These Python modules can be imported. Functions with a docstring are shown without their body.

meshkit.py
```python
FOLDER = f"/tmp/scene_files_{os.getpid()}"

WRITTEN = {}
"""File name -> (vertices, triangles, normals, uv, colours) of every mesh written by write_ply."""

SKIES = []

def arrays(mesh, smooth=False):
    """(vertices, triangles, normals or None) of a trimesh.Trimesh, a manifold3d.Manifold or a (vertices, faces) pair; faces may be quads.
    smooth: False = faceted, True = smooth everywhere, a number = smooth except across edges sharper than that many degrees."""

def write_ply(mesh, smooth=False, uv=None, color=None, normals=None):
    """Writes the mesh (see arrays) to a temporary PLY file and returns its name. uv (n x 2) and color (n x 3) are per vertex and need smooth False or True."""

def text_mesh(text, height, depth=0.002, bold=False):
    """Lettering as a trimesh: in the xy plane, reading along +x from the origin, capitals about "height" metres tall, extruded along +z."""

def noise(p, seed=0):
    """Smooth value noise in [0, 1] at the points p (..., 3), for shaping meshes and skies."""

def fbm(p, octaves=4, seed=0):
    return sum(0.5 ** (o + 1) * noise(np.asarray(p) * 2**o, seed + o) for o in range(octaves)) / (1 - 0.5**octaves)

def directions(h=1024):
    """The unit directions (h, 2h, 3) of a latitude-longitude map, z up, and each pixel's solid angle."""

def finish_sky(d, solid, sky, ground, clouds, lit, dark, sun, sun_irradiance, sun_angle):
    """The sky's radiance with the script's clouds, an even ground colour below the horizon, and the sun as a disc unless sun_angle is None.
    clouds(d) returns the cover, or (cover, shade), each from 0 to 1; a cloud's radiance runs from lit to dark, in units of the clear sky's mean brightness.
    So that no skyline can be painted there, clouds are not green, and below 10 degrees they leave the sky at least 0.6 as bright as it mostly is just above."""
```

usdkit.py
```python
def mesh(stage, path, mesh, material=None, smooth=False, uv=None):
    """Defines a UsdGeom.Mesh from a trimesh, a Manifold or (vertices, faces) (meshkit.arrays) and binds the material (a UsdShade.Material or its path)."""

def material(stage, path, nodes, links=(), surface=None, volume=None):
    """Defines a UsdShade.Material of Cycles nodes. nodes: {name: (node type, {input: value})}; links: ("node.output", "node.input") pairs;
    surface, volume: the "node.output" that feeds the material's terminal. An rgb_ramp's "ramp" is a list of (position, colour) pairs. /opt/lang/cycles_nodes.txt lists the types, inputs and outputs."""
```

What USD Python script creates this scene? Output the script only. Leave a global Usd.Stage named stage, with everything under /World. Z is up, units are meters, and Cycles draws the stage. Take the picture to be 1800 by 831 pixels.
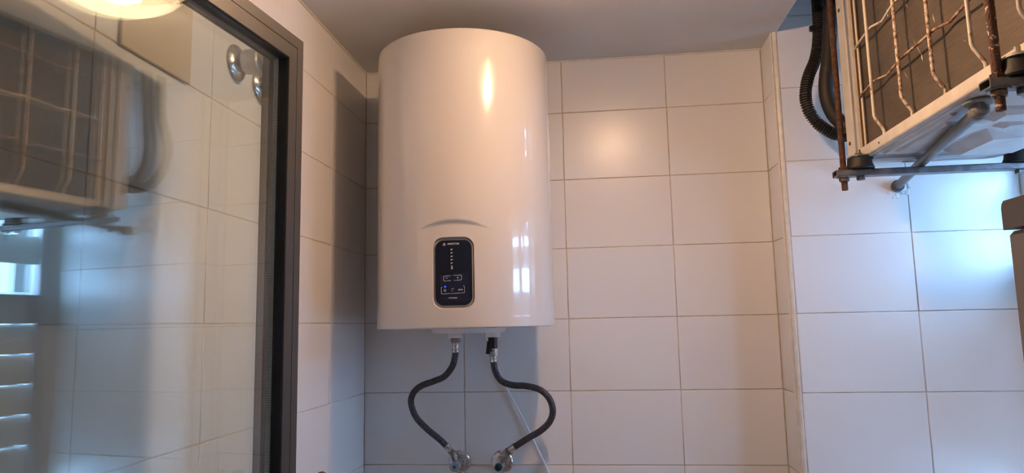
import math, random
import numpy as np, trimesh, manifold3d
from shapely.geometry import Polygon, box as sbox
from pxr import Usd, UsdGeom, UsdLux, Gf, Sdf, Vt
import usdkit, meshkit
random.seed(7); np.random.seed(7)

stage = Usd.Stage.CreateInMemory()
UsdGeom.SetStageUpAxis(stage, UsdGeom.Tokens.z); UsdGeom.SetStageMetersPerUnit(stage, 1.0)
W = UsdGeom.Xform.Define(stage, '/World')
UsdGeom.Scope.Define(stage, '/World/Looks')
Z0 = 1.60            # eye height: every z below is written relative to the eye, the floor is at z = -Z0

# ------------------------------------------------------------------ camera, sky, lamp strength
F, CX, CY, YAW, PITCH, ROLL = 1218.998, 0.6645, -1.9806, -0.11358, 0.12543, -0.02082
EXPOSURE = 0.0
SKY = (0.31, 0.58, 1.02); SKY_I = 7.4
LAMP = (1.0, 0.635, 0.405); LAMP_I = 990.0
def camera():
    c = UsdGeom.Camera.Define(stage, '/World/camera')
    cy, sy, cp, sp = math.cos(YAW), math.sin(YAW), math.cos(PITCH), math.sin(PITCH)
    fw = np.array([sy*cp, cy*cp, sp]); r0 = np.array([cy, -sy, 0]); u0 = np.cross(r0, fw)
    k, s = math.cos(ROLL), math.sin(ROLL)
    r = k*r0 + s*u0; u = -s*r0 + k*u0
    m = Gf.Matrix4d(*r, 0, *u, 0, *(-fw), 0, CX, CY, Z0, 1)
    c.AddTransformOp().Set(m)
    c.CreateHorizontalApertureAttr(36.0); c.CreateVerticalApertureAttr(36.0*831/1800)
    c.CreateFocalLengthAttr(36.0*F/1800); c.CreateClippingRangeAttr(Gf.Vec2f(0.02, 1000))
    c.CreateExposureAttr(EXPOSURE)
camera()
dome = UsdLux.DomeLight.Define(stage, '/World/sky_light')
dome.CreateColorAttr(Gf.Vec3f(*SKY)); dome.CreateIntensityAttr(SKY_I)

# ------------------------------------------------------------------ materials
def M(name, nodes, links=(), surface='p.BSDF'):
    return usdkit.material(stage, '/World/Looks/' + name, nodes, links, surface=surface)
def plain(name, col, rough=.5, metal=0., **kw):
    return M(name, {'p': ('principled_bsdf', {'base_color': col, 'roughness': rough, 'metallic': metal, **kw})})
def noisy(name, c1, c2, scale, rough=.5, metal=0., bump=0., detail=4, lo=.4, hi=.6, bscale=None, rough2=None, stretch=(1, 1, 1), bdist=.001):
    nodes = {'g': ('geometry', {}), 'map': ('mapping', {'scale': stretch}), 'n': ('noise_texture', {'scale': scale, 'detail': detail}),
             'r': ('rgb_ramp', {'ramp': [(lo, c1), (hi, c2)]}), 'p': ('principled_bsdf', {'roughness': rough, 'metallic': metal})}
    links = [('g.position', 'map.vector'), ('map.vector', 'n.vector'), ('n.fac', 'r.fac'), ('r.color', 'p.base_color')]
    if bump:
        nodes['n2'] = ('noise_texture', {'scale': bscale or scale, 'detail': 3}); nodes['b'] = ('bump', {'strength': bump, 'distance': bdist})
        links += [('map.vector', 'n2.vector'), ('n2.fac', 'b.height'), ('b.normal', 'p.normal')]
    if rough2 is not None:
        nodes['rr'] = ('map_range', {'from_min': lo, 'from_max': hi, 'to_min': rough, 'to_max': rough2, 'clamp': True})
        links += [('n.fac', 'rr.value'), ('rr.result', 'p.roughness')]
    return M(name, nodes, links)

TILE = [noisy('tile_glaze_%d' % i, c, tuple(x*.985 for x in c), 2.5, rough=.29, bump=.10, bscale=9, bdist=.002) for i, c in
        enumerate([(.80, .79, .775), (.79, .78, .77), (.805, .79, .77)])]
GROUT_L = noisy('grout_left', (.72, .62, .50), (.62, .52, .40), 30, rough=.9)
GROUT_P = noisy('grout_pillar', (.60, .56, .50), (.48, .45, .41), 30, rough=.9)
GROUT = noisy('grout', (.62, .52, .42), (.50, .41, .32), 30, rough=.9, bump=.3, bscale=400)
TRIM = noisy('corner_trim', (.80, .77, .70), (.72, .68, .60), 40, rough=.32)
PLASTER = noisy('ceiling_paint', (.74, .73, .72), (.71, .70, .69), 6, rough=.85, bump=.15, bscale=60, bdist=.002)
RENDER = noisy('outside_render', (.42, .40, .36), (.34, .33, .30), 1.5, rough=.9)
FLOOR = noisy('floor_stone', (.50, .45, .40), (.42, .38, .34), 8, rough=.4)
ENAMEL = plain('white_enamel', (.655, .625, .592), .16, coat_weight=.85, coat_roughness=.035)
ENAMEL_GREY = plain('bottom_cover_plastic', (.86, .84, .82), .4)
RIM = plain('panel_rim_grey', (.42, .39, .37), .35)
PANEL = plain('panel_black_glass', (.010, .010, .017), .09)
PANEL_IN = plain('panel_navy_film', (.012, .013, .028), .2)
PRINT = plain('panel_print', (.62, .62, .64), .5)
PRINT_DIM = plain('panel_print_dim', (.33, .33, .36), .5)
LED = M('blue_led', {'e': ('emission', {'color': (.02, .06, 1.0), 'strength': 2.2})}, surface='e.emission')
WHITE_PL = plain('white_plastic', (.72, .71, .70), .35)
CHROME = noisy('worn_chrome', (.72, .71, .70), (.58, .56, .54), 90, rough=.12, rough2=.28, metal=1)
DARK_METAL = noisy('brass_grey', (.34, .30, .27), (.25, .22, .20), 80, rough=.38, metal=.9)
BLACK_PL = plain('black_plastic', (.012, .012, .012), .35)
ALU = noisy('anthracite_aluminium', (.040, .036, .036), (.035, .032, .032), 20, rough=.42)
GASKET = plain('black_gasket', (.010, .011, .014), .5)
SPACER = M('spacer_bar', {'g': ('geometry', {}), 's': ('separate_xyz', {}), 'm': ('math', {'math_type': 'multiply', 'value2': 400.0}),
        'f': ('math', {'math_type': 'fraction'}), 'r': ('rgb_ramp', {'ramp': [(.0, (.80, .78, .72)), (.55, (.80, .78, .72)), (.62, (.30, .28, .25)), (.95, (.30, .28, .25)), (1, (.80, .78, .72))]}),
        'p': ('principled_bsdf', {'roughness': .45})},
        [('g.position', 's.vector'), ('s.z', 'm.value1'), ('m.value', 'f.value1'), ('f.value', 'r.fac'), ('r.color', 'p.base_color')])
GLASS = M('window_glass', {'lw': ('layer_weight', {'blend': .5}), 'pw': ('math', {'math_type': 'power', 'value2': 5.0}),
        'ma': ('math', {'math_type': 'multiply_add', 'value2': .89, 'value3': .105}), 't': ('transparent_bsdf', {'color': (.945, .97, .95)}),
        'g': ('glossy_bsdf', {'color': (1, 1, 1), 'roughness': 0.0}), 'x': ('mix_closure', {})},
        [('lw.facing', 'pw.value1'), ('pw.value', 'ma.value1'), ('ma.value', 'x.fac'), ('t.BSDF', 'x.closure1'), ('g.BSDF', 'x.closure2')], surface='x.closure')
LAMP_BULB = M('lit_bulb', {'e': ('emission', {'color': LAMP, 'strength': LAMP_I})}, surface='e.emission')
LAMP_GLASS = M('lit_lamp_glass', {'e': ('emission', {'color': (1.0, .74, .44), 'strength': 7.0}), 't': ('transparent_bsdf', {'color': (.96, .95, .92)}), 'x': ('mix_closure', {'fac': .35})},
        [('t.BSDF', 'x.closure1'), ('e.emission', 'x.closure2')], surface='x.closure')
BRASS = plain('lamp_brass', (.55, .40, .18), .25, 1.)
AC_PAINT = noisy('cream_casing_paint', (.72, .66, .56), (.66, .60, .50), 30, rough=.42, bump=.05, bscale=200)
PAN_PAINT = noisy('base_pan_paint', (.76, .76, .76), (.64, .63, .62), 14, rough=.30, rough2=.42)
SEAM = plain('dark_seam', (.10, .055, .03), .6)
COIL = M('coil_fins', {'g': ('geometry', {}), 'map': ('mapping', {'scale': (1, 2.2, 60)}), 'n': ('noise_texture', {'scale': 7, 'detail': 6}), 'r': ('rgb_ramp', {'ramp': [(.3, (.090, .071, .053)), (.7, (.140, .112, .085))]}),
        'n3': ('noise_texture', {'scale': 9, 'detail': 4}), 'r3': ('rgb_ramp', {'ramp': [(.35, (.78, .78, .78)), (.65, (1.12, 1.12, 1.12))]}), 'mx': ('mix_color', {'blend_type': 'multiply', 'fac': 1.0}),
        'b': ('bump', {'strength': .35, 'distance': .0015}), 'p': ('principled_bsdf', {'roughness': .55, 'metallic': .25})},
        [('g.position', 'map.vector'), ('map.vector', 'n.vector'), ('n.fac', 'r.fac'), ('g.position', 'n3.vector'), ('n3.fac', 'r3.fac'), ('r.color', 'mx.a'), ('r3.color', 'mx.b'),
         ('mx.result', 'p.base_color'), ('n.fac', 'b.height'), ('b.normal', 'p.normal')])
WIRE = noisy('rusting_wire_paint', (.70, .62, .50), (.24, .10, .05), 38, rough=.5, lo=.56, hi=.66, bump=.3, bscale=300)
WIRE_SPECK = noisy('speckled_wire', (.62, .52, .40), (.22, .10, .055), 120, rough=.6, lo=.48, hi=.60, bump=.4, bscale=300)
WIRE_RUST = noisy('rusted_wire', (.48, .36, .27), (.17, .07, .04), 55, rough=.7, lo=.42, hi=.56, bump=.4, bscale=300)
RUST = noisy('rusty_rod', (.050, .022, .013), (.105, .045, .024), 120, rough=.75, metal=.2, bump=.8, bscale=500, bdist=.002)
RUST_FLAKE = noisy('flaking_rod', (.10, .04, .022), (.55, .48, .40), 130, rough=.75, lo=.60, hi=.64, bump=.8, bscale=420, bdist=.003)
STEEL = noisy('zinc_channel', (.24, .24, .25), (.16, .16, .17), 50, rough=.42, metal=.75)
RUSTNUT = noisy('rusty_nut', (.16, .12, .09), (.28, .22, .17), 90, rough=.55, metal=.6)
RUBBER = plain('black_rubber', (.010, .009, .009), .6)
PVC = noisy('grey_pipe', (.15, .155, .165), (.12, .125, .135), 30, rough=.38)
SILICONE = noisy('sealant', (.80, .80, .79), (.72, .72, .71), 60, rough=.5, bump=.8, bscale=120, bdist=.004)
CONDUIT = plain('black_conduit', (.016, .013, .012), .48)
FOAM = plain('dark_foam_sleeve', (.013, .010, .009), .6)
BRAID = M('hose_braid', {'g': ('texture_coordinate', {}), 'map': ('mapping', {'scale': (300, 300, 300)}), 'v': ('voronoi_texture', {'scale': 1.6}),
        'r': ('rgb_ramp', {'ramp': [(.0, (.16, .16, .175)), (.7, (.035, .035, .042))]}), 'b': ('bump', {'strength': .6, 'distance': .001}),
        'p': ('principled_bsdf', {'roughness': .42, 'metallic': .55})},
        [('g.object', 'map.vector'), ('map.vector', 'v.vector'), ('v.distance', 'r.fac'), ('r.color', 'p.base_color'), ('v.distance', 'b.height'), ('b.normal', 'p.normal')])
CABLE = plain('white_cable', (.78, .77, .76), .4)
VENT = noisy('beige_cover', (.60, .50, .33), (.57, .47, .31), 12, rough=.5)
CAB_BODY = noisy('tan_cabinet', (.40, .33, .26), (.37, .30, .24), 5, rough=.5)
CAB_TOP = noisy('taupe_top', (.20, .165, .145), (.18, .15, .13), 10, rough=.5)
SLAT = noisy('louvre_paint', (.78, .80, .76), (.74, .76, .72), 14, rough=.45)
FRAME_G = plain('louvre_frame_paint', (.55, .55, .54), .4)

# ------------------------------------------------------------------ helpers
used = {}
def fresh(parent, name):
    k = used.get((parent, name), 0); used[(parent, name)] = k + 1
    return '%s/%s' % (parent, name if k == 0 else '%s_%03d' % (name, k))
class Thing:
    def __init__(s, name, label=None, cat=None, base=(0, 0, 0), group=None, kind=None):
        s.base = np.array(base, float); s.path = fresh('/World', name)
        x = UsdGeom.Xform.Define(stage, s.path); x.AddTranslateOp().Set(Gf.Vec3d(s.base[0], s.base[1], s.base[2] + Z0))
        p = x.GetPrim()
        for k, v in (('label', label), ('category', cat), ('group', group), ('kind', kind)):
            if v: p.SetCustomDataByKey(k, v)
    def part(s, name, mesh, mat, parent=None, smooth=30, label=None, kind=None):
        v, f, n = meshkit.arrays(mesh, False)
        v = v - s.base
        path = fresh(parent or s.path, name)
        g = usdkit.mesh(stage, path, trimesh.Trimesh(v, f, process=False), mat, smooth=smooth)
        if label: g.GetPrim().SetCustomDataByKey('label', label)
        if kind: g.GetPrim().SetCustomDataByKey('kind', kind)
        return path
    def node(s, name, label=None):
        path = fresh(s.path, name); x = UsdGeom.Xform.Define(stage, path)
        if label: x.GetPrim().SetCustomDataByKey('label', label)
        return path
def J(*ms):
    ms = [m for x in ms for m in (x if isinstance(x, list) else [x])]
    vs, fs, o = [], [], 0
    for m in ms:
        v, f, _ = meshkit.arrays(m); vs.append(v); fs.append(f + o); o += len(v)
    return trimesh.Trimesh(np.vstack(vs), np.vstack(fs), process=False)
def hull(pts): return trimesh.convex.convex_hull(np.asarray(pts, float))
def bx(a, b, c=0.0):
    """box from corner a to corner b with chamfer c"""
    a, b = np.minimum(a, b), np.maximum(a, b)
    if c <= 0:
        m = trimesh.creation.box(b - a); m.apply_translation((a + b)/2); return m
    P = []
    for i in range(8):
        p = np.array([(b if i >> k & 1 else a)[k] for k in range(3)], float); s = np.array([-1 if i >> k & 1 else 1 for k in range(3)])
        for k in range(3):
            q = p + s*c; q[k] = p[k]; P.append(q)
    return hull(P)
def tile(o, ex, ey, w, h, n, proud=0.0, depth=.0024, c=.0013):
    """one tile: o its lower corner on the wall face, ex ey along the wall, n out of the wall; pillowed edge"""
    o, ex, ey, n = (np.asarray(x, float) for x in (o, ex, ey, n))
    P = []
    for d, i in ((-depth, 0), (-c*.9 + proud, 0), (-c*.25 + proud, c*.4), (proud, c)):
        for (x, y) in ((i, i), (w - i, i), (w - i, h - i), (i, h - i)):
            P.append(o + ex*x + ey*y + n*d)
    Fq = []
    for l in range(3):
        for k in range(4):
            Fq.append([4*l + k, 4*l + (k + 1) % 4, 4*l + 4 + (k + 1) % 4, 4*l + 4 + k])
    Fq += [[12, 13, 14, 15], [3, 2, 1, 0]]
    if np.dot(np.cross(ex, ey), n) < 0: Fq = [q[::-1] for q in Fq]
    return np.array(P), np.array(Fq)
def spline(P, n=12):
    P = np.asarray(P, float); Q = np.vstack([2*P[0] - P[1], P, 2*P[-1] - P[-2]]); out = []
    for i in range(1, len(Q) - 2):
        a, b, c, d = Q[i-1], Q[i], Q[i+1], Q[i+2]
        for t in np.linspace(0, 1, n, endpoint=False):
            out.append(.5*(2*b + (c - a)*t + (2*a - 5*b + 4*c - d)*t*t + (3*b - a - 3*c + d)*t**3))
    return np.array(out + [P[-1]])
def tube(P, r, sides=12, cap=True, flat=1.0):
    """a swept round bar along the polyline P; r a number or one per point"""
    P = np.asarray(P, float); R = np.broadcast_to(r, (len(P),)); T = np.gradient(P, axis=0); T /= np.linalg.norm(T, axis=1, keepdims=True)
    a = np.cross(T[0], [0, 0, 1.]) if abs(T[0][2]) < .9 else np.cross(T[0], [1., 0, 0]); a /= np.linalg.norm(a)
    V = []; ang = np.arange(sides)*2*np.pi/sides
    for i in range(len(P)):
        a = a - T[i]*(a @ T[i]); a /= np.linalg.norm(a); b = np.cross(T[i], a)
        V.append(P[i] + R[i]*(np.cos(ang)[:, None]*a + np.sin(ang)[:, None]*b*flat))
    V = np.vstack(V); Fa = []
    for i in range(len(P) - 1):
        for k in range(sides):
            p, q = i*sides + k, i*sides + (k + 1) % sides; Fa += [[p, q, q + sides], [p, q + sides, p + sides]]
    if cap:
        n = len(V); V = np.vstack([V, P[0], P[-1]]); e = (len(P) - 1)*sides
        for k in range(sides):
            Fa += [[(k + 1) % sides, k, n], [e + k, e + (k + 1) % sides, n + 1]]
    return trimesh.Trimesh(V, np.array(Fa), process=False)
def lathe(prof, o, axis=(0, 0, 1), n=32):
    """(radius, height) profile revolved about axis through o"""
    prof = np.asarray(prof, float); ax = np.asarray(axis, float); ax /= np.linalg.norm(ax)
    a = np.cross(ax, [0, 0, 1.]) if abs(ax[2]) < .9 else np.array([1., 0, 0]); a /= np.linalg.norm(a); b = np.cross(ax, a)
    ang = np.arange(n)*2*np.pi/n
    V = np.vstack([np.asarray(o) + ax*h + max(r, 1e-5)*(np.cos(ang)[:, None]*a + np.sin(ang)[:, None]*b) for r, h in prof]); Fa = []
    for i in range(len(prof) - 1):
        for k in range(n):
            p, q = i*n + k, i*n + (k + 1) % n; Fa += [[p, q, q + n], [p, q + n, p + n]]
    return trimesh.Trimesh(V, np.array(Fa), process=False)
def cyl(a, b, r, n=20, c=.0):
    a, b = np.asarray(a, float), np.asarray(b, float); h = np.linalg.norm(b - a)
    pr = [(0, 0), (r, 0), (r, h), (0, h)] if not c else [(0, 0), (r - c, 0), (r, c), (r, h - c), (r - c, h), (0, h)]
    return lathe(pr, a, b - a, n)
def hexnut(a, b, r): return cyl(a, b, r, 6, r*.12)
def prism(poly, o, ex, ey, n, h):
    """shapely polygon in the (ex, ey) plane at o, extruded by h along n"""
    m = trimesh.creation.extrude_polygon(poly, h); v = m.vertices
    ex, ey, n = (np.asarray(x, float) for x in (ex, ey, n))
    m.vertices = np.asarray(o) + v[:, :1]*ex + v[:, 1:2]*ey + v[:, 2:]*n
    if np.dot(np.cross(ex, ey), n) < 0: m.invert()
    return m
def rrect(w, h, r, k=8): return sbox(-w/2 + r, -h/2 + r, w/2 - r, h/2 - r).buffer(r, quad_segs=k)
def text(s, height, o, ex, ey, n, bold=False, center=True, depth=.0004):
    m = meshkit.text_mesh(s, height, depth, bold); v = np.array(m.vertices)
    if center: v[:, 0] -= (v[:, 0].min() + v[:, 0].max())/2
    ex, ey, n = (np.asarray(x, float) for x in (ex, ey, n))
    return trimesh.Trimesh(np.asarray(o) + v[:, :1]*ex + v[:, 1:2]*ey + v[:, 2:]*n, m.faces, process=False)
X_, Y_, Z_ = np.eye(3)

# ------------------------------------------------------------------ the room (corner of left and back wall at x = y = 0)
CEIL, HIGH, FLO = .769, 1.15, -Z0
TW, TH, G = .301, .20, .0024           # tile pitch and grout width
ROW0 = .011                            # one grout line; the others every 20 cm
JOG, XP, XB, XR, YN = -.116, 1.180, 1.1675, 1.750, -1.87
def rows(top):
    z = ROW0 - TH*9; out = []
    while z < top - .01:
        out.append((max(z, FLO), min(z + TH, top))); z += TH
    return [(a, b) for a, b in out if b - a > .012]
def tiles(th, cols, top, origin, ex, n, name='tile'):
    """cols: list of (s0, s1) along ex"""
    k = 0
    for (a, b) in rows(top):
        for (s0, s1) in cols:
            g = G/2
            pr = random.uniform(-.0003, .0003)
            m = tile(np.asarray(origin, float) + np.asarray(ex, float)*(s0 + g) + Z_*(a + g), ex, Z_, s1 - s0 - 2*g, b - a - 2*g, n, pr)
            th.part(name, m, TILE[k % 3 if random.random() < .5 else random.randrange(3)], smooth=True); k += 1
wb = Thing('wall_back', 'white glazed tile wall behind the water heater', None, (0, 0, 0), kind='structure')
wb.part('grout_bed', bx((-.15, .0016, FLO), (1.9, .15, CEIL + .02)), GROUT, smooth=False)
tiles(wb, [(0, .2937), (.2937, .5947), (.5947, .8957), (.8957, XB - .001)], CEIL, (0, 0, 0), X_, -Y_)
wl = Thing('wall_left', 'white glazed tile wall beside and behind the glazed door', None, (0, -.9, 0), kind='structure')
wl.part('grout_bed', bx((-.15, YN, FLO), (-.0016, .0016, CEIL + .02)), GROUT_L, smooth=False)
tiles(wl, [(.0, .2738), (.2738, .5738), (.5738, .8495), (.8495, 1.1445), (1.1445, 1.4455), (1.4455, 1.7465), (1.7465, 1.868)], CEIL, (0, 0, 0), -Y_, X_)
wp = Thing('wall_pillar', 'white tile wall standing forward, under the air conditioner', None, (1.5, JOG, 0), kind='structure')
wp.part('grout_bed', bx((XB + .0016, JOG + .0016, FLO), (1.9, .0016, HIGH)), GROUT_P, smooth=False)
tiles(wp, [(XP + .003, 1.4795), (1.4795, XR)], HIGH, (0, JOG, 0), X_, -Y_)
tiles(wp, [(.0, -JOG - .012)], CEIL, (XB, 0, 0), -Y_, -X_, 'side_tile')
tr = Thing('trim_1', 'cream corner bead up the edge of the tiled pillar', None, (XP, JOG, 0), kind='structure')
ang = np.linspace(math.pi, 1.5*math.pi, 9); rt = .0135
tr.part('corner_bead', prism(Polygon([(XB + .0035 + rt - .0045 + rt*math.cos(a), JOG - .0015 + rt + rt*math.sin(a)) for a in ang] + [(XB + .02, JOG + .012)]), (0, 0, FLO), X_, Y_, Z_, HIGH - FLO), TRIM, smooth=40)
c = Thing('ceiling', 'white painted plaster ceiling above the water heater', None, (.6, -1, CEIL), kind='structure')
cm = bx((-.15, YN - 2.4, CEIL), (1.187, .15, HIGH + .1), .004)
c.part('lower_slab', cm, PLASTER)
c.part('upper_slab', bx((1.187, YN - 2.4, HIGH), (1.9, .15, HIGH + .1)), PLASTER, smooth=False)
c.part('sealant_bead', tube([(.0, -.0012, CEIL), (XB, -.0012, CEIL)], .0034, 8), TRIM)
c.part('sealant_bead', tube([(.0012, .0, CEIL), (.0012, YN, CEIL)], .0030, 8), TRIM)
f = Thing('floor', 'stone tiled floor of the utility balcony', None, (.9, -1, FLO), kind='structure')
f.part('slab', bx((-.15, YN - 2.4, FLO - .1), (1.9, .15, FLO)), FLOOR, smooth=False)
# the wall on the camera's side, with the doorway the photograph is taken from, and the dim room behind it
wn = Thing('wall_front', 'plastered wall around the doorway on the camera side', None, (1.4, YN, 0), kind='structure')
wn.part('doorway_pier', bx((-.15, YN - .25, FLO), (.115, YN, CEIL)), PLASTER, smooth=False)
wn.part('doorway_pier', bx((1.02, YN - .25, FLO), (1.9, YN, HIGH)), PLASTER, smooth=False)
wn.part('lintel', bx((.115, YN - .25, .50), (1.02, YN, CEIL)), PLASTER, smooth=False)
rm = Thing('wall_inside', 'walls of the dim room behind the doorway', None, (.6, -4, 0), kind='structure')
rm.part('plaster', bx((-.25, YN - 2.4, FLO), (-.15, YN, CEIL)), PLASTER, smooth=False)
for a, b in (((1.9, YN - 1.2, FLO), (2.0, YN, HIGH)), ((1.9, YN - 2.4, FLO), (2.0, YN - 1.65, HIGH)), ((1.9, YN - 1.65, FLO), (2.0, YN - 1.2, -.7)), ((1.9, YN - 1.65, -.2), (2.0, YN - 1.2, HIGH))):
    rm.part('plaster', bx(a, b), PLASTER, smooth=False)
rm.part('plaster', bx((-.25, YN - 2.5, FLO), (2.0, YN - 2.4, HIGH)), PLASTER, smooth=False)

# right wall with the louvred window
WY0, WY1, WZ0, WZ1 = -.150, -.86, -.55, .86
wr = Thing('wall_right', 'white wall holding the louvred window', None, (XR, -1, 0), kind='structure')
wr.part('plaster', bx((XR, WY0, FLO), (XR + .15, .0, HIGH)), PLASTER, smooth=False)
wr.part('plaster', bx((XR, YN, FLO), (XR + .15, WY1, HIGH)), PLASTER, smooth=False)
wr.part('plaster', bx((XR, WY1, WZ1), (XR + .15, WY0, HIGH)), PLASTER, smooth=False)
wr.part('plaster', bx((XR, WY1, FLO), (XR + .15, WY0, WZ0)), PLASTER, smooth=False)
wd = Thing('window_1', 'grey slatted louvre window with two slats open to daylight', None, (XR, -.5, 0), kind='structure')
FX0, FX1 = XR + .004, XR + .05
for a, b in ((WY0 - .03, WY0), (-.575, -.475), (WY1, WY1 + .05)):
    wd.part('frame_post', bx((FX0, a, WZ0), (FX1, b, WZ1), .003), FRAME_G)
for a, b in ((WZ0, WZ0 + .03), (WZ1 - .03, WZ1)):
    wd.part('frame_rail', bx((FX0 + .004, WY1 + .05, a), (FX1 - .004, WY0 - .03, b), .002), FRAME_G)
wd.part('outer_jamb', bx((FX1 + .001, WY0 - .006, WZ0), (XR + .156, WY0 - .0005, WZ1)), plain('outer_jamb_paint', (.05, .053, .048), .7), smooth=False)
for bay, (y0, y1) in enumerate(((-.475, WY0 - .03), (WY1 + .05, -.575))):
    for k in range(-6, 8):
        zl = .130 + .0972*k                                  # foot of this slat
        if zl < WZ0 + .03 or zl + .097 > WZ1 - .02: continue
        tilt = {0: 82, 2: 48, 6: 42}.get(k, 3)
        cx, cz, hl = FX0 + .022, zl + .0972/2, .0471
        if k == 0: cz = zl + .002
        if k == 2: cz = zl + .0972/2 + .016
        t = math.radians(tilt); d = np.array([math.sin(t), 0, math.cos(t)]); n = np.array([math.cos(t), 0, -math.sin(t)])
        prof = [(-hl, 0), (-hl*.6, .0035), (0, .0045), (hl*.6, .0035), (hl, 0), (hl*.6, -.0012), (0, 0), (-hl*.6, -.0012)]
        wd.part('louvre_slat', prism(Polygon(prof), (cx, y0, cz), d, n, Y_, y1 - y0), SLAT, smooth=40)
nb = Thing('neighbouring_building', 'grey rendered building outside, glimpsed between the louvre slats', 'building', (9, 8, FLO - 6))
nb.part('wall', bx((6.0, 2.75, FLO - 6), (13, 12, 7), .02), RENDER)
nb.part('parapet', bx((5.9, 2.65, 7), (13.1, 12.1, 7.5), .02), RENDER)

# ------------------------------------------------------------------ glazed door leaf, open against the left wall
DA = math.radians(6.0); DT = np.array([math.sin(DA), math.cos(DA), 0]); DN = np.array([DT[1], -DT[0], 0]); DE = np.array([.2165, -.9570, 0])
DTOP, DBOT, DW = .457, FLO + .01, .895
def dp(u, off, z): return DE - DT*u - DN*off + Z_*z
dr = Thing('door_1', 'dark grey aluminium door with double glazing, standing open', None, tuple(dp(DW, .02, DBOT)), kind='structure')
STILE = [(0, 0), (.0175, 0), (.0175, .0022), (.0187, .0022), (.0187, 0), (.0405, 0), (.0416, .0011), (.0416, .0335), (.026, .0550), (0, .055)]
def door_bar(e0, e1, inner0, inner1):
    """mitred profile swept along one side of the leaf: e0, e1 outer corners, inner0, inner1 unit inward diagonals, all in (u, z)"""
    ring = []
    for (e, i) in ((e0, inner0), (e1, inner1)):
        ring.append([dp(e[0] + i[0]*w, o, e[1] + i[1]*w) for w, o in STILE])
    n = len(STILE); V = np.vstack(ring); Fa = []
    for k in range(n):
        q = (k + 1) % n; Fa += [[k, q, n + q], [k, n + q, n + k]]
    tri = trimesh.creation.triangulate_polygon(Polygon(STILE), engine='earcut') if False else None
    m = trimesh.Trimesh(V, np.array(Fa), process=False)
    if m.volume < 0: m.invert()
    return m
A, B, C_, D = (0, DTOP), (DW, DTOP), (DW, DBOT), (0, DBOT)
dr.part('stile', door_bar(D, A, (1, 1), (1, -1)), ALU, smooth=20)
dr.part('stile', door_bar(B, C_, (-1, -1), (-1, 1)), ALU, smooth=20)
dr.part('rail', door_bar(A, B, (1, -1), (-1, -1)), ALU, smooth=20)
dr.part('rail', door_bar(C_, D, (-1, 1), (1, 1)), ALU, smooth=20)
gu0, gu1, gz0, gz1 = .0416, DW - .0416, DBOT + .0416, DTOP - .0416
def door_box(u0, u1, o0, o1, z0, z1): return hull([dp(u, o, z) for u in (u0, u1) for o in (o0, o1) for z in (z0, z1)])
def door_frame4(w, o0, o1, grow=0.0):
    g = grow
    return [door_box(gu0 - g, gu0 + w, o0, o1, gz0 - g, gz1 + g), door_box(gu1 - w, gu1 + g, o0, o1, gz0 - g, gz1 + g),
            door_box(gu0 + w, gu1 - w, o0, o1, gz1 - w, gz1 + g), door_box(gu0 + w, gu1 - w, o0, o1, gz0 - g, gz0 + w)]
for m in door_frame4(.0012, .0030, .0134, .004) + door_frame4(.0012, .0302, .0335, .004): dr.part('glazing_gasket', m, GASKET, smooth=False)
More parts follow.
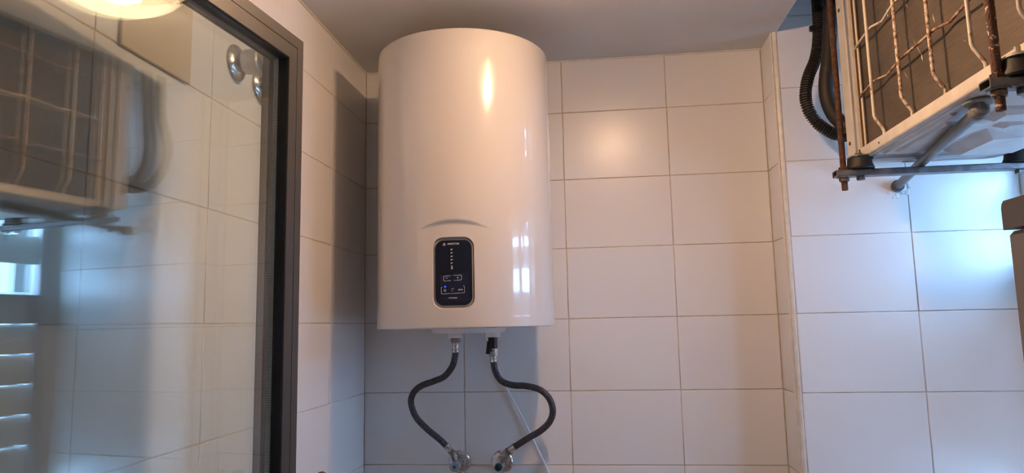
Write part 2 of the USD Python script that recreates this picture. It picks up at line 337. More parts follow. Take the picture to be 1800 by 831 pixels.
def cover(o0, o1):
    P = [(0.0, .0308), (.0012, .0308), (-.0148, .0556), (-.0164, .0556)]
    out = [hull([dp(gu0 + a, o, z) for a, o in P for z in (gz0, gz1)]), hull([dp(gu1 - a, o, z) for a, o in P for z in (gz0, gz1)]),
           hull([dp(u, o, gz1 - a) for a, o in P for u in (gu0, gu1)]), hull([dp(u, o, gz0 + a) for a, o in P for u in (gu0, gu1)])]
    return out
for m in cover(0, 0): dr.part('rear_glazing_bead', m, GASKET, smooth=False)
dr.part('pane', door_box(gu0 - .008, gu1 + .008, .0135, .0175, gz0 - .008, gz1 + .008), GLASS, smooth=False)
dr.part('pane', door_box(gu0 - .008, gu1 + .008, .0262, .0302, gz0 - .008, gz1 + .008), GLASS, smooth=False)
for m in door_frame4(.0008, .0180, .0258, .006): dr.part('spacer_bar', m, SPACER, smooth=False)
hp = dr.node('handle', 'dark lever handle near the free edge')
hz = -.376
dr.part('rose', prism(rrect(.030, .075, .013), dp(.022, 0, hz), -DT, Z_, DN, .008), ALU, hp)
dr.part('lever', tube(spline([dp(.022, -.006, hz), dp(.022, -.044, hz), dp(.022, -.056, hz + .014), dp(.022, -.058, hz + .05), dp(.022, -.057, hz + .150), dp(.022, -.050, hz + .161)], 8), [.0095]*33 + [.0098]*7 + [.008], 14), ALU, hp, smooth=50)

# ------------------------------------------------------------------ water heater
HX, HY, HR, HT, HB = .3431, -.2262, .2236, .6955, -.0078
PA = math.radians(3.0)                                     # the front of the heater is turned slightly
PD = np.array([math.sin(PA), -math.cos(PA), 0]); PE = np.array([math.cos(PA), math.sin(PA), 0])   # panel: outwards, along
HC = np.array([HX, HY, 0])
wh = Thing('water_heater', 'tall white cylindrical electric water heater on the tiled wall', 'water heater', (HX, HY, HB))
def heater_body():
    th = np.unique(np.concatenate([np.linspace(-180, 180, 181), np.arange(-27, 27.1, .45)])*1.0)[:-1]
    zz = np.unique(np.round(np.concatenate([np.linspace(HB + .004, HT - .007, 60), np.arange(.03, .245, .0022)]), 5))
    lev = [(HR - .010, HB), (HR - .003, HB + .0008), (HR - .0006, HB + .0025)] + [(HR, z) for z in zz]
    lev += [(HR - .0005, HT - .0045), (HR - .002, HT - .002), (HR - .0045, HT - .0006), (HR - .008, HT)]
    t = np.radians(th); n = len(t); V = []
    s = HR*t
    for r, z in lev:
        rr = np.full(n, r)
        if .02 < z < .26:
            lim = np.clip(1 - (s/.088)**2, 0, 1)
            zl = .2275 - .0095*(s/.08)**2; zu = zl + .0125*lim + 1e-4
            D_ = .0056*lim**1.5
            k = np.clip((zu - z)/(zu - zl), 0, 1); k = k*k*(3 - 2*k)
            fall = np.clip((z - .05)/(zl - .05), 0, 1); fall = np.where(z < zl, fall, 1)
            rr = r - D_*k*fall
        V.append(np.stack([HX + rr*(np.sin(t)*PE[0] + np.cos(t)*PD[0]), HY + rr*(np.sin(t)*PE[1] + np.cos(t)*PD[1]), np.full(n, z)], 1))
    V = np.vstack(V); L = len(lev); Fa = []
    idx = np.arange(n); nx = (idx + 1) % n
    for i in range(L - 1):
        a, b = i*n, (i + 1)*n
        Fa.append(np.stack([a + idx, a + nx, b + nx], 1)); Fa.append(np.stack([a + idx, b + nx, b + idx], 1))
    m0 = len(V); V = np.vstack([V, [HX, HY, HB], [HX, HY, HT]])
    Fa.append(np.stack([nx, idx, np.full(n, m0)], 1)); e = (L - 1)*n; Fa.append(np.stack([e + idx, e + nx, np.full(n, m0 + 1)], 1))
    m = trimesh.Trimesh(V, np.vstack(Fa), process=False)
    if m.volume < 0: m.invert()
    return manifold3d.Manifold(manifold3d.Mesh(m.vertices.astype(np.float32), m.faces.astype(np.uint32)))
PZ = (.036 + .200)/2
def panel_prism(w, h, r, d0, d1, w2=None):
    g = w2 or 0
    P = []
    for d, k in ((d0, 0), (d1, g)):
        for x, y in list(rrect(w + k, h + k, r + k/2).exterior.coords)[:-1]: P.append(HC + Z_*PZ + PE*x + Z_*y + PD*d)
    return hull(P)
cut = panel_prism(.0900, .1560, .021, HR - .014, HR + .004, .012)
cm_ = manifold3d.Manifold(manifold3d.Mesh(np.asarray(cut.vertices, np.float32), np.asarray(cut.faces, np.uint32)))
wh.part('body', heater_body() - cm_, ENAMEL, smooth=28)
cp = wh.node('control_panel', 'black glass control panel with touch symbols')
wh.part('rim', J(panel_prism(.0886, .1546, .0205, HR - .0139, HR - .0105)), RIM, cp)
wh.part('display', panel_prism(.0850, .1490, .0195, HR - .0138, HR - .0078, -.002), PANEL, cp)
DPL = HR - .0078
def pp(x, z): return HC + PE*x + Z_*z + PD*(DPL)
def pxz(px, py):  # readings of the photograph, turned once into panel millimetres
    return ((px - 796.5)*.001281, .1175 - (py - 480)*.001281)
def line(pts, w, closed=False):
    from shapely.geometry import LineString
    return prism(LineString([pxz(*q) for q in pts]).buffer(w/2, join_style=1, quad_segs=3), HC + PD*DPL, PE, Z_, PD, .0004)
wh.part('navy_field', prism(Polygon([pxz(*q) for q in ((774, 484), (820, 481), (823, 528), (776, 531))]).buffer(.002), HC + PD*(DPL), PE, Z_, PD, .0002), PANEL_IN, cp, smooth=False)
x, z = pxz(795.8, 430.0); lx, lz = pxz(780.3, 429.3)
wh.part('lettering', text('ARISTON', .0038, pp(x + .0006, z), PE*1.16, Z_, PD, True), PRINT, cp, smooth=False)
fl = Polygon([pxz(*q) for q in ((780.4, 426), (782.3, 429), (782.6, 431.2), (777.9, 431.2), (778.4, 429))])
wh.part('emblem', prism(fl.buffer(.0003), HC + PD*DPL, PE, Z_, PD, .0004), PRINT_DIM, cp, smooth=False)
for py in (438.8, 444.7, 451.0, 457.0, 463.0):
    wh.part('level_mark', prism(Polygon([pxz(*q) for q in ((791.8, py - 1.0), (795.8, py - 1.2), (793.8, py + .8), (791.8, py + 1.1))]), HC + PD*DPL, PE, Z_, PD, .0004), PRINT, cp, smooth=False)
from shapely.geometry import Point
a, b = pxz(793.7, 468.3)
wh.part('user_symbol', J(prism(Point(a, b).buffer(.0014), HC + PD*DPL, PE, Z_, PD, .0004), prism(Polygon([pxz(*q) for q in ((793.7, 469), (795.2, 473), (792.2, 473))]).buffer(.0003), HC + PD*DPL, PE, Z_, PD, .0004)), PRINT, cp, smooth=False)
lw = .0009
wh.part('button_outline', line([(791.5, 485.2), (779.5, 485.8), (778.6, 487), (778.8, 492.6), (780, 494.2), (791.5, 493.6)], lw), PRINT, cp, smooth=False)
wh.part('button_outline', line([(796.5, 484.6), (809.5, 484.2), (810.6, 485.4), (810.6, 491.8), (809.4, 493), (797, 493.4)], lw), PRINT, cp, smooth=False)
wh.part('minus_sign', line([(782.8, 489.4), (786, 489.3)], lw), PRINT, cp, smooth=False)
wh.part('plus_sign', J(line([(802.4, 488.7), (805.6, 488.6)], lw), line([(804, 487), (804, 490.3)], lw)), PRINT, cp, smooth=False)
wh.part('button_outline', line([(775.8, 504.6), (774.4, 506), (774.6, 515.6), (775.8, 516.8), (814.6, 515.6), (815.6, 514.4), (815.4, 504.6), (814, 503.2)], lw), PRINT, cp, smooth=False)
a, b = pxz(781, 510.8)
wh.part('power_symbol', prism(Point(a, b).buffer(.0026).difference(Point(a, b).buffer(.0016)), HC + PD*DPL, PE, Z_, PD, .0004), PRINT, cp, smooth=False)
a, b = pxz(781.3, 504.2)
wh.part('led', lathe([(0, 0), (.0024, 0), (.0022, .0006), (0, .0009)], HC + PE*a + Z_*b + PD*DPL, PD, 12), LED, cp, label='small glowing blue light')
wh.part('shower_symbol', J(line([(792.8, 508.6), (796.2, 507.4)], .0018), line([(792.5, 512.3), (795, 512)], .0012)), PRINT_DIM, cp, smooth=False)
a, b = pxz(808.3, 511.2)
wh.part('lettering', text('eco', .0040, pp(a, b), PE*1.1, Z_, PD, True), PRINT, cp, smooth=False)
a, b = pxz(794.8, 525.3)
wh.part('lettering', text('i POWER', .0030, pp(a, b), PE*1.2, Z_, PD, True), PRINT, cp, smooth=False)
PY = -.105; PL, PR = .2907, .3923
wh.part('bottom_cover', lathe([(0, 0), (.0960, 0), (.0965, .0006), (.1005, .0125), (.1005, .0135), (0, .0135)], (HX - .008, -.150, -.0205), Z_, 48), ENAMEL_GREY, smooth=30)
for x in (PL, PR):
    wh.part('pipe_collar', lathe([(0, .001), (.0205, .001), (.0205, -.0125), (.0195, -.0135), (0, -.0135)], (x, PY, -.0205), Z_, 32), ENAMEL_GREY)
    wh.part('wall_bracket', bx((HX - .12 + (.2 if x == PR else 0), -.004, .46), (HX - .08 + (.2 if x == PR else 0), -.0005, .60), .001), STEEL)
# ------------------------------------------------------------------ under the heater
def zy(y): return -.0287 - (y - 590)*.00154
H1 = [(.2896, -.105, zy(619)), (.281, -.1, -.1074), (.2576, -.095, -.1368), (.2261, -.09, -.1503), (.1886, -.085, -.1636), (.166, -.08, -.1827), (.1578, -.075, -.2098), (.1705, -.07, -.2482), (.2, -.065, -.281), (.2321, -.06, -.3083), (.2514, -.055, -.3279)]
H2 = [(.3934, -.105, zy(636.5)), (.3994, -.1082, -.1271), (.4155, -.1108, -.1507), (.4448, -.1125, -.1613), (.482, -.1126, -.1642), (.5187, -.1111, -.1751), (.5417, -.1075, -.1988), (.5494, -.1019, -.2305), (.5392, -.0943, -.2598), (.5139, -.085, -.2842), (.4805, -.0742, -.304), (.4409, -.0623, -.3293)]
def hose(label, P, top_z0, top_z1, px):
    t = Thing('flexible_hose', label, 'hose', P[-1], group=None)
    S = spline([(P[0][0], P[0][1], P[0][2] + .006)] + list(P), 10)
    t.part('braided_sleeve', tube(S, .0087, 18), BRAID, smooth=60)
    e = np.array(P[-1]); d = e - np.array(P[-2]); d /= np.linalg.norm(d)
    t.part('ferrule', lathe([(.0, -.002), (.0098, -.002), (.0100, 0), (.0100, .004), (.0085, .0055), (.0092, .008), (.0092, .011), (.0080, .0125), (.0088, .015), (.0088, .017), (.0, .017)], e, d, 20), CHROME)
    t.part('ferrule', lathe([(0, 0), (.0102, 0), (.0102, .008), (.0090, .010), (.0094, .013), (.0094, .020), (.0086, .022), (.0098, .024), (.0098, top_z1), (0, top_z1)], (P[0][0], P[0][1], P[0][2]), Z_, 20), CHROME)
    if top_z0: t.part('union_nut', hexnut((px, PY, P[0][2] + top_z1 + .0002), (px, PY, -.0342), .0135), DARK_METAL)
    return t, e + d*.0172, d
h1, e1, d1 = hose('grey braided hose bulging left to the blue-knobbed valve', H1, True, .026, PL)
h2, e2, d2 = hose('grey braided hose bulging right, below the black lever valve', H2, False, .0215, PR)
sv = Thing('safety_valve', 'small black lever valve on the heater outlet, above the hose', 'valve', (PR, PY, zy(622)))
sv.part('body', lathe([(0, 0), (.0125, 0), (.0128, .001), (.0128, .028), (0, .0285)], (PR, PY, -.0629), Z_, 24), BLACK_PL)
sv.part('lever', hull([(PR + x, PY - y, z) for x, y, z in ((-.012, .013, -.044), (.002, .013, -.044), (-.0155, .020, -.078), (-.006, .020, -.0785), (-.012, .021, -.044), (.002, .021, -.044), (-.0155, .026, -.078), (-.006, .026, -.0785))]), BLACK_PL)
sv.part('outlet_nut', hexnut((PR + .001, PY, zy(627)), (PR, PY, -.0631), .0125), CHROME)
def valve(label, wx, wz, e, d, col, kind):
    t = Thing('angle_valve', label, 'valve', (wx, 0, wz), group=None)
    t.part('escutcheon', lathe([(.0, .0005), (.0310, .0005), (.0312, .002), (.0300, .0045), (.026, .0075), (.018, .0095), (.0125, .010), (0, .010)], (wx, 0, wz), -Y_, 36), CHROME, smooth=40)
    c = np.array([wx, -.044, wz])
    t.part('body', J(cyl((wx, -.008, wz), (wx, -.056, wz), .0105, 20, .002), lathe([(0, -.018), (.010, -.018), (.0135, -.010), (.0135, .010), (.010, .018), (0, .018)], c, -Y_, 20)), CHROME, smooth=35)
    o = np.array(e); dd = c - o; L = np.linalg.norm(dd); dd /= L
    t.part('outlet', J(cyl(c, o + dd*.0095, .0078, 16), hexnut(o + dd*.0003, o + dd*.010, .0120)), DARK_METAL, smooth=30)
    k = np.array([wx, -.056, wz])
    if kind == 0:
        t.part('knob', lathe([(0, 0), (.009, 0), (.009, .002)] + [(r, .002 + .0022*i) for i, r in enumerate((.0115, .0105, .0120, .0110, .0125, .0115, .0135))] + [(.0138, .018), (.0128, .0215), (0, .022)], k, -Y_, 28), PVC_BLUE, smooth=30)
        t.part('cap_dot', cyl(k - Y_*.0219, k - Y_*.0226, .0045, 16), DOT_BLUE, label='dark blue dot in the middle of the knob')
    else:
        t.part('knob', lathe([(0, 0), (.010, 0), (.0125, .003), (.0128, .018), (.0115, .0205), (0, .021)], k, -Y_, 28), CHROME, smooth=30)
        t.part('cap_dot', lathe([(0, 0), (.0100, 0), (.0098, .0016), (.0085, .0026), (0, .003)], k - Y_*.0211, -Y_, 24), DOT_GREEN, label='dark green glossy cap')
PVC_BLUE = plain('blue_grey_knob', (.40, .47, .55), .25, .5); DOT_BLUE = plain('dark_blue_dot', (.02, .07, .13), .3); DOT_GREEN = plain('dark_green_cap', (.008, .03, .045), .15)
valve('chrome angle valve with a ribbed pale blue knob', .2774, -.380, e1, d1, None, 0)
valve('chrome angle valve with a dark green glossy cap', .3983, -.380, e2, d2, None, 1)
cb = Thing('power_cable', 'thin white cable slanting down the wall behind the hoses', 'cable', (.60, -.010, -.52))
cb.part('cable', tube(spline([(.338, -.043, -.0116), (.3475, -.030, -.0225), (.3620, -.012, -.045), (.3993, -.009, -.1437), (.460, -.008, -.264), (.5284, -.008, -.4082), (.60, -.008, -.56)], 10), .0030, 10), CABLE, smooth=60)

# ------------------------------------------------------------------ ceiling lamp
LX, LY, LR = .763, -.800, .135
lp = Thing('ceiling_lamp', 'round frosted glass ceiling lamp, lit, mirrored in the door glass', 'lamp', (LX, LY, CEIL))
lp.part('mounting_plate', lathe([(0, 0), (.150, 0), (.152, -.004), (.150, -.012), (.138, -.016), (0, -.016)], (LX, LY, CEIL), Z_, 48), BRASS)
prof = [(LR*math.sin(a), -.016 - .072*(1 - (1 - math.cos(math.pi/2 - a)))) for a in np.linspace(math.pi/2, .0, 10)]
prof = [(LR*math.cos(a), -.0165 - .072*math.sin(a)) for a in np.linspace(0, math.pi/2, 10)]
lp.part('glass_bowl', lathe(prof, (LX, LY, CEIL), Z_, 40), LAMP_GLASS, smooth=True)
bulb = trimesh.creation.icosphere(3, 1.0); bulb.apply_scale([.018, .054, .011]); bulb.apply_translation([LX, LY, CEIL - .051])
lp.part('bulb', bulb, LAMP_BULB, smooth=True)
for k in range(3):
    a = math.radians(20 + 120*k); q = np.array([LX + .137*math.cos(a), LY + .137*math.sin(a), CEIL - .02]); i = np.array([math.cos(a), math.sin(a), 0])
    lp.part('clip', tube([q + i*.006 + Z_*.006, q - Z_*.012 + i*.003, q - Z_*.030 - i*.006, q - Z_*.040 - i*.020], .0028, 8), BRASS)

# ------------------------------------------------------------------ things on the left wall, seen through the door
vc = Thing('wall_cover', 'flat beige cover plate on the wall behind the door glass', 'cover plate', (0, -1.01, .50))
vc.part('plate', bx((.002, -1.099, .4095), (.0065, -.9265, .585), .0012), VENT)
vc.part('backing_frame', bx((.0005, -1.094, .4145), (.0025, -.9315, .580)), SEAM, smooth=False)
def chrome_stop(label, y, z, knob):
    t = Thing('wall_stop_valve', label, 'valve', (0, y, z))
    t.part('rosette', lathe([(0, .0005), (.0345, .0005), (.0350, .002), (.0335, .005), (.027, .009), (.019, .0125), (.0155, .0135), (0, .0135)], (0, y, z), X_, 36), CHROME, smooth=40)
    t.part('cap', lathe([(0, .012), (.0155, .012), (.0165, .016), (.0225, .020), (.0235, .023), (.0245, .048), (.0240, .050), (.0185, .052), (.0175, .060), (.0165, .061), (0, .061)], (0, y, z), X_, 28), CHROME_MATT, smooth=25)
CHROME_MATT = noisy('dull_chrome', (.52, .50, .47), (.42, .40, .38), 60, rough=.30, rough2=.42, metal=1)
chrome_stop('chrome stop valve on the wall, fully seen through the door glass', -.7705, .5075, True)
chrome_stop('chrome stop valve half hidden by the door frame', -.672, .497, False)

# ------------------------------------------------------------------ air conditioner hung under the high ceiling
UX0, UX1, UY0, UY1, UZ0, UZ1 = 1.280, 1.585, -1.085, -.281, .352, .905
ac = Thing('air_conditioner', 'cream outdoor air conditioning unit with rusty wire guard hung overhead', 'air conditioner', ((UX0 + UX1)/2, (UY0 + UY1)/2, UZ0))
CF = UX0 + .012
post = Polygon([(UX0 + .004, UY1), (UX0, UY1 - .004), (UX0, UY1 - .044), (UX0 + .002, UY1 - .046), (UX0 + .002, UY1 - .052), (UX0, UY1 - .054), (UX0, UY1 - .078), (UX0 + .02, UY1 - .078), (UX0 + .02, UY1 - .004), (UX1, UY1 - .004), (UX1, UY1)])
ac.part('casing', J(prism(post, (0, 0, UZ0 + .012), X_, Y_, Z_, UZ1 - UZ0 - .012), bx((UX1 - .012, UY0, UZ0 + .012), (UX1, UY1 - .004, UZ1)), bx((UX0, UY0, UZ1 - .03), (UX1, UY1, UZ1 + .004), .003), bx((UX0, UY0, UZ0 + .012), (UX1, UY0 + .03, UZ1))), AC_PAINT, smooth=25)
ac.part('coil', bx((CF, UY0 + .03, UZ0 + .014), (CF + .02, UY1 - .0955, UZ1 - .03)), COIL, smooth=False, label='dusty brown condenser fins')
ac.part('coil_end_plate', J(bx((CF - .004, UY1 - .0955, UZ0 + .014), (CF + .012, UY1 - .0825, UZ1 - .03), .0015)), plain('end_plate_tan', (.42, .30, .21), .5))
ac.part('seam', bx((UX0 + .006, UY1 - .0825, UZ0 + .014), (CF + .012, UY1 - .078, UZ1 - .03)), SEAM, smooth=False)
lip = [(0, .0245), (0, .006), (.0008, .003), (.003, .0008), (.0065, 0), (.30, 0), (.30, .004), (.010, .004), (.004, .0245)]
ac.part('base_pan', prism(Polygon([(UX0 - .003 + x, UZ0 + z) for x, z in lip]), (0, UY0 - .002, 0), X_, Z_, Y_, UY1 - .042 - UY0), AC_PAINT, smooth=40)
pan = ac.part('pan_floor', bx((UX0 + .010, UY0 + .004, UZ0 - .0012), (UX1 - .004, UY1 - .046, UZ0 + .002)), PAN_PAINT, smooth=False)
def plateau(x0, x1, y0, y1, h, s):
    return hull([(x, y, UZ0 - .0010) for x in (x0, x1) for y in (y0, y1)] + [(x, y, UZ0 - .0012 - h) for x in (x0 + s, x1 - s) for y in (y0 + s, y1 - s)] + [((x0 + x1)/2, y, UZ0 - .0012 - h) for y in (y0 + s*.6, y1 - s*.6)])
for a in ((1.318, 1.400, -.660, -.440, .0045, .006), (1.42, 1.568, -.60, -.43, .018, .022), (1.368, 1.50, -.745, -.675, .012, .016), (1.372, 1.565, -.905, -.79, .016, .022), (1.515, 1.572, -.765, -.655, .012, .014), (1.345, 1.56, -1.06, -1.0, .012, .016), (1.296, 1.312, -.72, -.43, .0045, .005), (1.42, 1.50, -.662, -.615, .010, .014), (1.315, 1.345, -.905, -.845, .008, .010)):
    ac.part('pan_stamping', plateau(*a), PAN_PAINT, smooth=12)
for (x0, x1, y0, y1) in ((1.288, 1.574, -1.072, -.335),):
    loop = []
    for (cx, cy, a0) in ((x1 - .03, y1 - .03, 0), (x0 + .03, y1 - .03, 90), (x0 + .03, y0 + .03, 180), (x1 - .03, y0 + .03, 270)):
        loop += [(cx + .03*math.cos(math.radians(a0 + t)), cy + .03*math.sin(math.radians(a0 + t)), UZ0 - .0008) for t in range(0, 91, 15)]
    ac.part('pan_bead', tube([(x0 + .09, y1, UZ0 - .0008)] + loop[6::-1] + loop[:20:-1] + [(x0 + .09, y0, UZ0 - .0008)], .0042, 10), PAN_PAINT, smooth=60)
holes = [(1.415, -.700, .012, .004), (1.465, -.655, .004, .012), (1.345, -.668, .004, .010), (1.52, -.635, .014, .004), (1.40, -.79, .004, .012), (1.36, -.93, .003, .012), (1.53, -.79, .012, .004)]
for x, y, w, h in holes: ac.part('pan_slot', bx((x - w, y - h, UZ0 - .0016), (x + w, y + h, UZ0 - .0008)), SEAM, smooth=False)
# foot rails with tabs that reach out past the coil side
R1, R2 = -.381, -.972
for y in (R1, R2):
    hat = [(-.030, 0), (-.030, .003), (-.018, .003), (-.014, .0125), (.014, .0125), (.018, .003), (.030, .003), (.030, 0)]
    ac.part('foot_rail', J(prism(Polygon([(y + a, UZ0 - .0012 - b*.36) for a, b in hat]), (UX0 + .012, 0, 0), Y_, Z_, X_, UX1 - UX0 - .008)), plain('foot_rail_grey_%d' % (y == R1), (.46, .45, .44), .4), smooth=30)
    for xx in (1.268, 1.597):
        ac.part('foot_tab', J(prism(rrect(.064, .052, .018), (xx + (.010 if xx < 1.4 else -.01), y, UZ0 + .0005), X_, Y_, Z_, .0030), hexnut((xx, y, UZ0 + .0035), (xx, y, UZ0 + .0105), .009), cyl((xx, y, UZ0 + .010), (xx, y, UZ0 + .019), .0042, 10)), AC_PAINT if y == R2 else STEEL)
# wire guard
gz1 = UZ1 - .02; WX = UX0 - .014
ys = [-.4835, -.614, -.740, -.865, -.989]
for i, y in enumerate(ys):
    ac.part('guard_wire', tube([(WX, y, gz1), (WX, y, .55), (WX, y - .001, .419), (WX + .002, y - .0012, .412), (WX + .0135, y - .0035, .391), (WX + .0155, y - .0045, .385), (WX + .0157, y - .0046, .374)], .0033, 10), WIRE if i in (0, 3, 4) else WIRE_SPECK, smooth=50)
ac.part('guard_wire', tube([(WX + .0185, UY1 - .1015, UZ1 - .03), (WX + .0185, UY1 - .1015, UZ0 + .026)], .0026, 8), WIRE, smooth=50)
for j, z in enumerate((.4935, .610, .727, .844)):
    P = [(WX + .0155, UY1 - .0965, z - .002), (WX + .0145, UY1 - .103, z)]
    for i, y in enumerate(ys):
        if (i + j) % 2 == 1 and i: P += [(WX + .0065, y + .006, z), (WX + .0065, y - .006, z)] if i % 2 else [(WX + .0062, y + .012, z), (WX + .006, y - .006, z), (WX + .0175, y - .032, z)]
        else: P += [(WX + .0062, y + .014, z), (WX + .0056, y - .010, z), (WX + .0175, y - .038, z)]
    P += [(WX + .0062, UY0 + .03, z), (UX0 + .003, UY0 + .018, z)]
    ac.part('guard_wire', tube(P, .0027, 8), WIRE_RUST if j % 2 == 0 else WIRE, smooth=50)
for y, z in ((UY1 - .022, .735), (UY1 - .022, .405)):
    ac.part('screw', lathe([(0, 0), (.0048, 0), (.0042, .002), (0, .0026)], (UX0 + .0002, y, z), -X_, 12), SEAM)
ac.part('screw', cyl((UX0 - .0032, -.47, UZ0 + .012), (UX0 - .0042, -.47, UZ0 + .012), .0022, 10), SEAM)
# bright nicks where the fins are bent
nick = []
for y, z, l, s in ((-.425, .655, .010, .1), (-.60, .545, .016, .9), (-.615, .60, .012, .5), (-.640, .505, .030, .55), (-.665, .503, .012, 1.2), (-.655, .478, .008, .1), (-.585, .47, .016, .6), (-.53, .625, .010, .1), (-.71, .53, .010, .2), (-.80, .45, .008, .9), (-.69, .47, .012, .4), (-.93, .52, .01, .3)):
    d = np.array([0, math.sin(s), math.cos(s)]); q = np.array([CF - .0004, y, z])
    nick.append(hull([q - d*l, q + d*l, q + np.array([-.0015, 0, 0]), q + np.array([0, .0012, 0]), q - np.array([0, .0012, 0])]))
BARE = plain('bare_fin', (.75, .68, .58), .3, .8)
for m in nick: ac.part('bent_fin', m, BARE, smooth=False)

# support: two channels on four threaded rods
CT, CBm = .3250, .3105
def channel(label, y, x0, x1):
    t = Thing('support_channel', label, 'bracket', ((x0 + x1)/2, y, CBm))
    hw, w = .0145, .0022
    o = rrect(hw*2, CT - CBm, .003, 3); i = rrect(hw*2 - 2*w, CT - CBm - 2*w, .0015, 3)
    t.part('channel', prism(o.difference(i), (x0, y, (CT + CBm)/2), Y_, Z_, X_, x1 - x0), STEEL, smooth=40)
channel('grey steel channel under the far end of the air conditioner', R1, 1.213, 1.665)
channel('grey steel channel under the near end of the air conditioner', R2, 1.220, 1.665)
def rod(label, x, y, mat, big=0):
    t = Thing('threaded_rod', label, 'rod', (x, y, HIGH))
    zz = np.linspace(HIGH, CBm - .030, 90)
    t.part('rod', tube(np.stack([x + 0*zz, y + 0*zz, zz], 1), .0063 + .0004*np.random.rand(90), 12), mat, smooth=50)
    t.part('nut', hexnut((x, y, CBm - .0105), (x, y, CBm - .0018), .0115), RUSTNUT)
    t.part('washer', cyl((x, y, CBm - .0018), (x, y, CBm - .0001), .0150, 24), STEEL)
    t.part('nut', hexnut((x, y, CT + .0004), (x, y, CT + .008), .0105), RUST)
rod('rusty brown threaded rod beside the black hoses', 1.2325, R1, RUST)
rod('flaking rusty threaded rod in front of the condenser fins', 1.2380, R2, RUST_FLAKE)
rod('grey threaded rod holding the wall end of the far channel', 1.645, R1, STEEL)
rod('grey threaded rod holding the wall end of the near channel', 1.645, R2, STEEL)
def foot(label, x, y):
    t = Thing('rubber_foot', label, 'rubber foot', (x, y, CT))
    t.part('pad', lathe([(0, 0), (.029, 0), (.030, .003), (.026, .0125), (.0245, UZ0 - CT - .0012), (0, UZ0 - CT - .001)], (x, y, CT + .0004), Z_, 28), RUBBER)
    t.part('bolt', J(hexnut((x, y, CBm - .0085), (x, y, CBm - .0004), .0095)), STEEL)
foot('black rubber foot on the far channel beside the rusty rod', 1.268, R1)
foot('black rubber foot on the near channel, large at the top right', 1.270, R2)
foot('black rubber foot at the wall end of the far channel', 1.597, R1)
foot('black rubber foot hidden at the wall end of the near channel', 1.597, R2)
# drain
dp_ = Thing('drain_pipe', 'grey plastic drain pipe slanting from the air conditioner into the wall', 'pipe', (1.455, JOG, .331))
E0 = np.array([1.310, -.790, .3345]); E1 = np.array([1.4551, JOG + .004, .3309])
dd = (E1 - E0)/np.linalg.norm(E1 - E0)
dp_.part('pipe', tube([E0 + dd*.012, E0*.57 + E1*.43 + Z_*.0028, E0*.4 + E1*.6 + Z_*.0034, E0*.1 + E1*.9 + Z_*.0008, E1], .0104, 20), PVC, smooth=50)
dp_.part('wall_socket', lathe([(.0, 0), (.0150, 0), (.0152, .002), (.0150, .0215), (.0125, .0225), (0, .0225)], E1, -dd, 24), PVC)
dp_.part('elbow', J(lathe([(0, -.010), (.008, -.009), (.0125, -.005), (.0140, 0), (.0142, .004), (.0130, .006), (.0145, .008), (.0145, .018), (.0128, .019), (0, .019)], E0, dd, 20), cyl(E0 + (0, 0, .002), (E0[0], E0[1], UZ0 - .0014), .0105, 16)), plain('aged_grey_elbow', (.20, .20, .19), .6), smooth=30)
dp_.part('elbow_flange', lathe([(0, 0), (.024, 0), (.025, .002), (.020, .0055), (0, .006)], (E0[0], E0[1], UZ0 - .0074), Z_, 24), plain('aged_flange', (.30, .29, .27), .6))
sp = []
rs = np.random.RandomState(3)
for k in range(17):
    a, r = rs.uniform(0, 2*math.pi), abs(rs.normal(0, .011)) + .012
    q = np.array([E1[0] + r*math.cos(a)*1.0 + .002, JOG, E1[2] + r*math.sin(a) - .006]); s = rs.uniform(.003, .0065)
    m = trimesh.creation.icosphere(2, 1.0); m.apply_scale([s, .0012, s*rs.uniform(.6, 1.3)]); m.apply_translation(q); sp.append(m)
dp_.part('sealant', J(sp), SILICONE, smooth=60, kind='stuff')
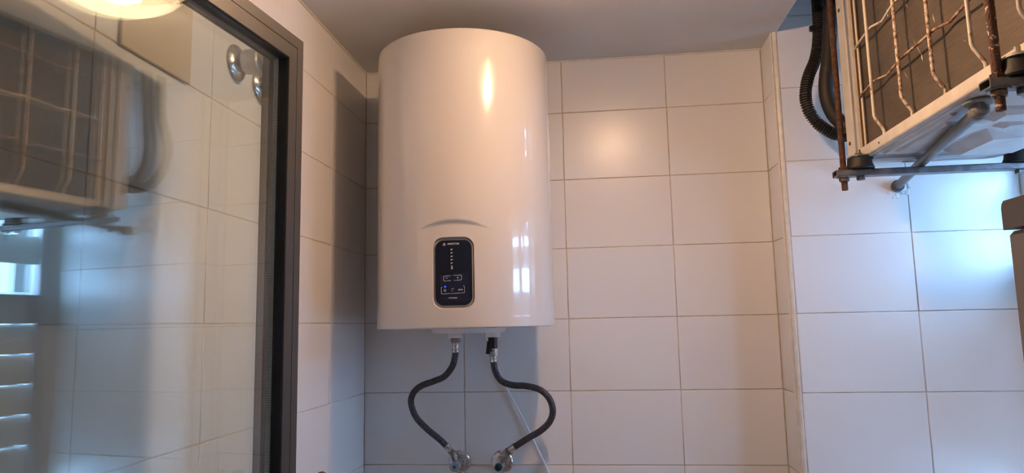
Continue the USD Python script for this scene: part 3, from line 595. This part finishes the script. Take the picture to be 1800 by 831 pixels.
# black hoses behind the unit
ch = Thing('corrugated_conduit', 'black ribbed conduit looping beside the air conditioner', 'conduit', (1.29, -.20, .45))
P = spline([(1.2790, -.165, 1.10), (1.2760, -.172, .95), (1.2714, -.186, .8121), (1.2662, -.19, .7203), (1.2534, -.195, .6604), (1.2302, -.20, .609), (1.2201, -.20, .5646), (1.223, -.20, .5271), (1.2398, -.20, .492), (1.267, -.196, .4684), (1.300, -.190, .455), (1.36, -.190, .452), (1.42, -.235, .460), (1.435, -.271, .462)], 26)
L = np.concatenate([[0], np.cumsum(np.linalg.norm(np.diff(P, axis=0), axis=1))]); n = int(L[-1]/.0012); t = np.linspace(0, L[-1], n)
Q = np.stack([np.interp(t, L, P[:, k]) for k in range(3)], 1); R = .0135 + .0017*np.sign(np.sin(t*2*np.pi/.0062))
ch.part('tube', tube(Q, R, 14), CONDUIT, smooth=25)
sl = Thing('insulated_pipe', 'black foam-wrapped refrigerant pipe running beside the ribbed conduit', 'pipe', (1.30, -.22, .45))
P = spline([(1.304, -.212, 1.10), (1.300, -.217, .95), (1.2905, -.224, .8015), (1.2810, -.226, .7112), (1.2720, -.228, .6368), (1.2610, -.230, .578), (1.2620, -.231, .5336), (1.2740, -.232, .4964), (1.2940, -.238, .468), (1.312, -.255, .455), (1.318, -.271, .453)], 10)
sl.part('sleeve', tube(P, .0172, 16), FOAM, smooth=60)
for i in (28, 43): sl.part('tape_band', tube(P[i:i + 4], .0178, 16), CONDUIT, smooth=40)
ct = Thing('cable_tie', 'black cable tie with a square head binding the hoses', 'cable tie', (1.262, -.21, .738))
ring = [(1.2676 + .0172*math.cos(a), -.1888 + .0172*math.sin(a), .738) for a in np.linspace(0, 2*math.pi, 25)]
ct.part('strap', tube(ring, .0020, 6), BLACK_PL)
ct.part('head', bx((1.2435, -.2010, .7315), (1.2530, -.1900, .7450), .001), BLACK_PL)

# ------------------------------------------------------------------ cabinet at the edge of the picture
kb = Thing('tall_cabinet', 'tall tan cabinet with overhanging taupe top at the picture edge', 'cabinet', (1.25, -1.65, FLO))
kb.part('body', bx((.9578, YN + .005, FLO + .06), (1.50, -1.4555, .0575), .003), CAB_BODY)
kb.part('plinth', bx((.99, YN + .02, FLO + .0005), (1.48, -1.49, FLO + .06)), CAB_TOP, smooth=False)
topo = [(-1.4540, .0590), (-1.4540, .0745), (-1.4550, .0775), (-1.4575, .0795), (YN + .003, .0795), (YN + .003, .0590)]
kb.part('top', prism(Polygon(topo), (.9565, 0, 0), Y_, Z_, X_, .5485), CAB_TOP, smooth=30)
kb.part('shadow_gap', bx((.9660, YN + .008, .0575), (1.497, -1.459, .0592)), SEAM, smooth=False)
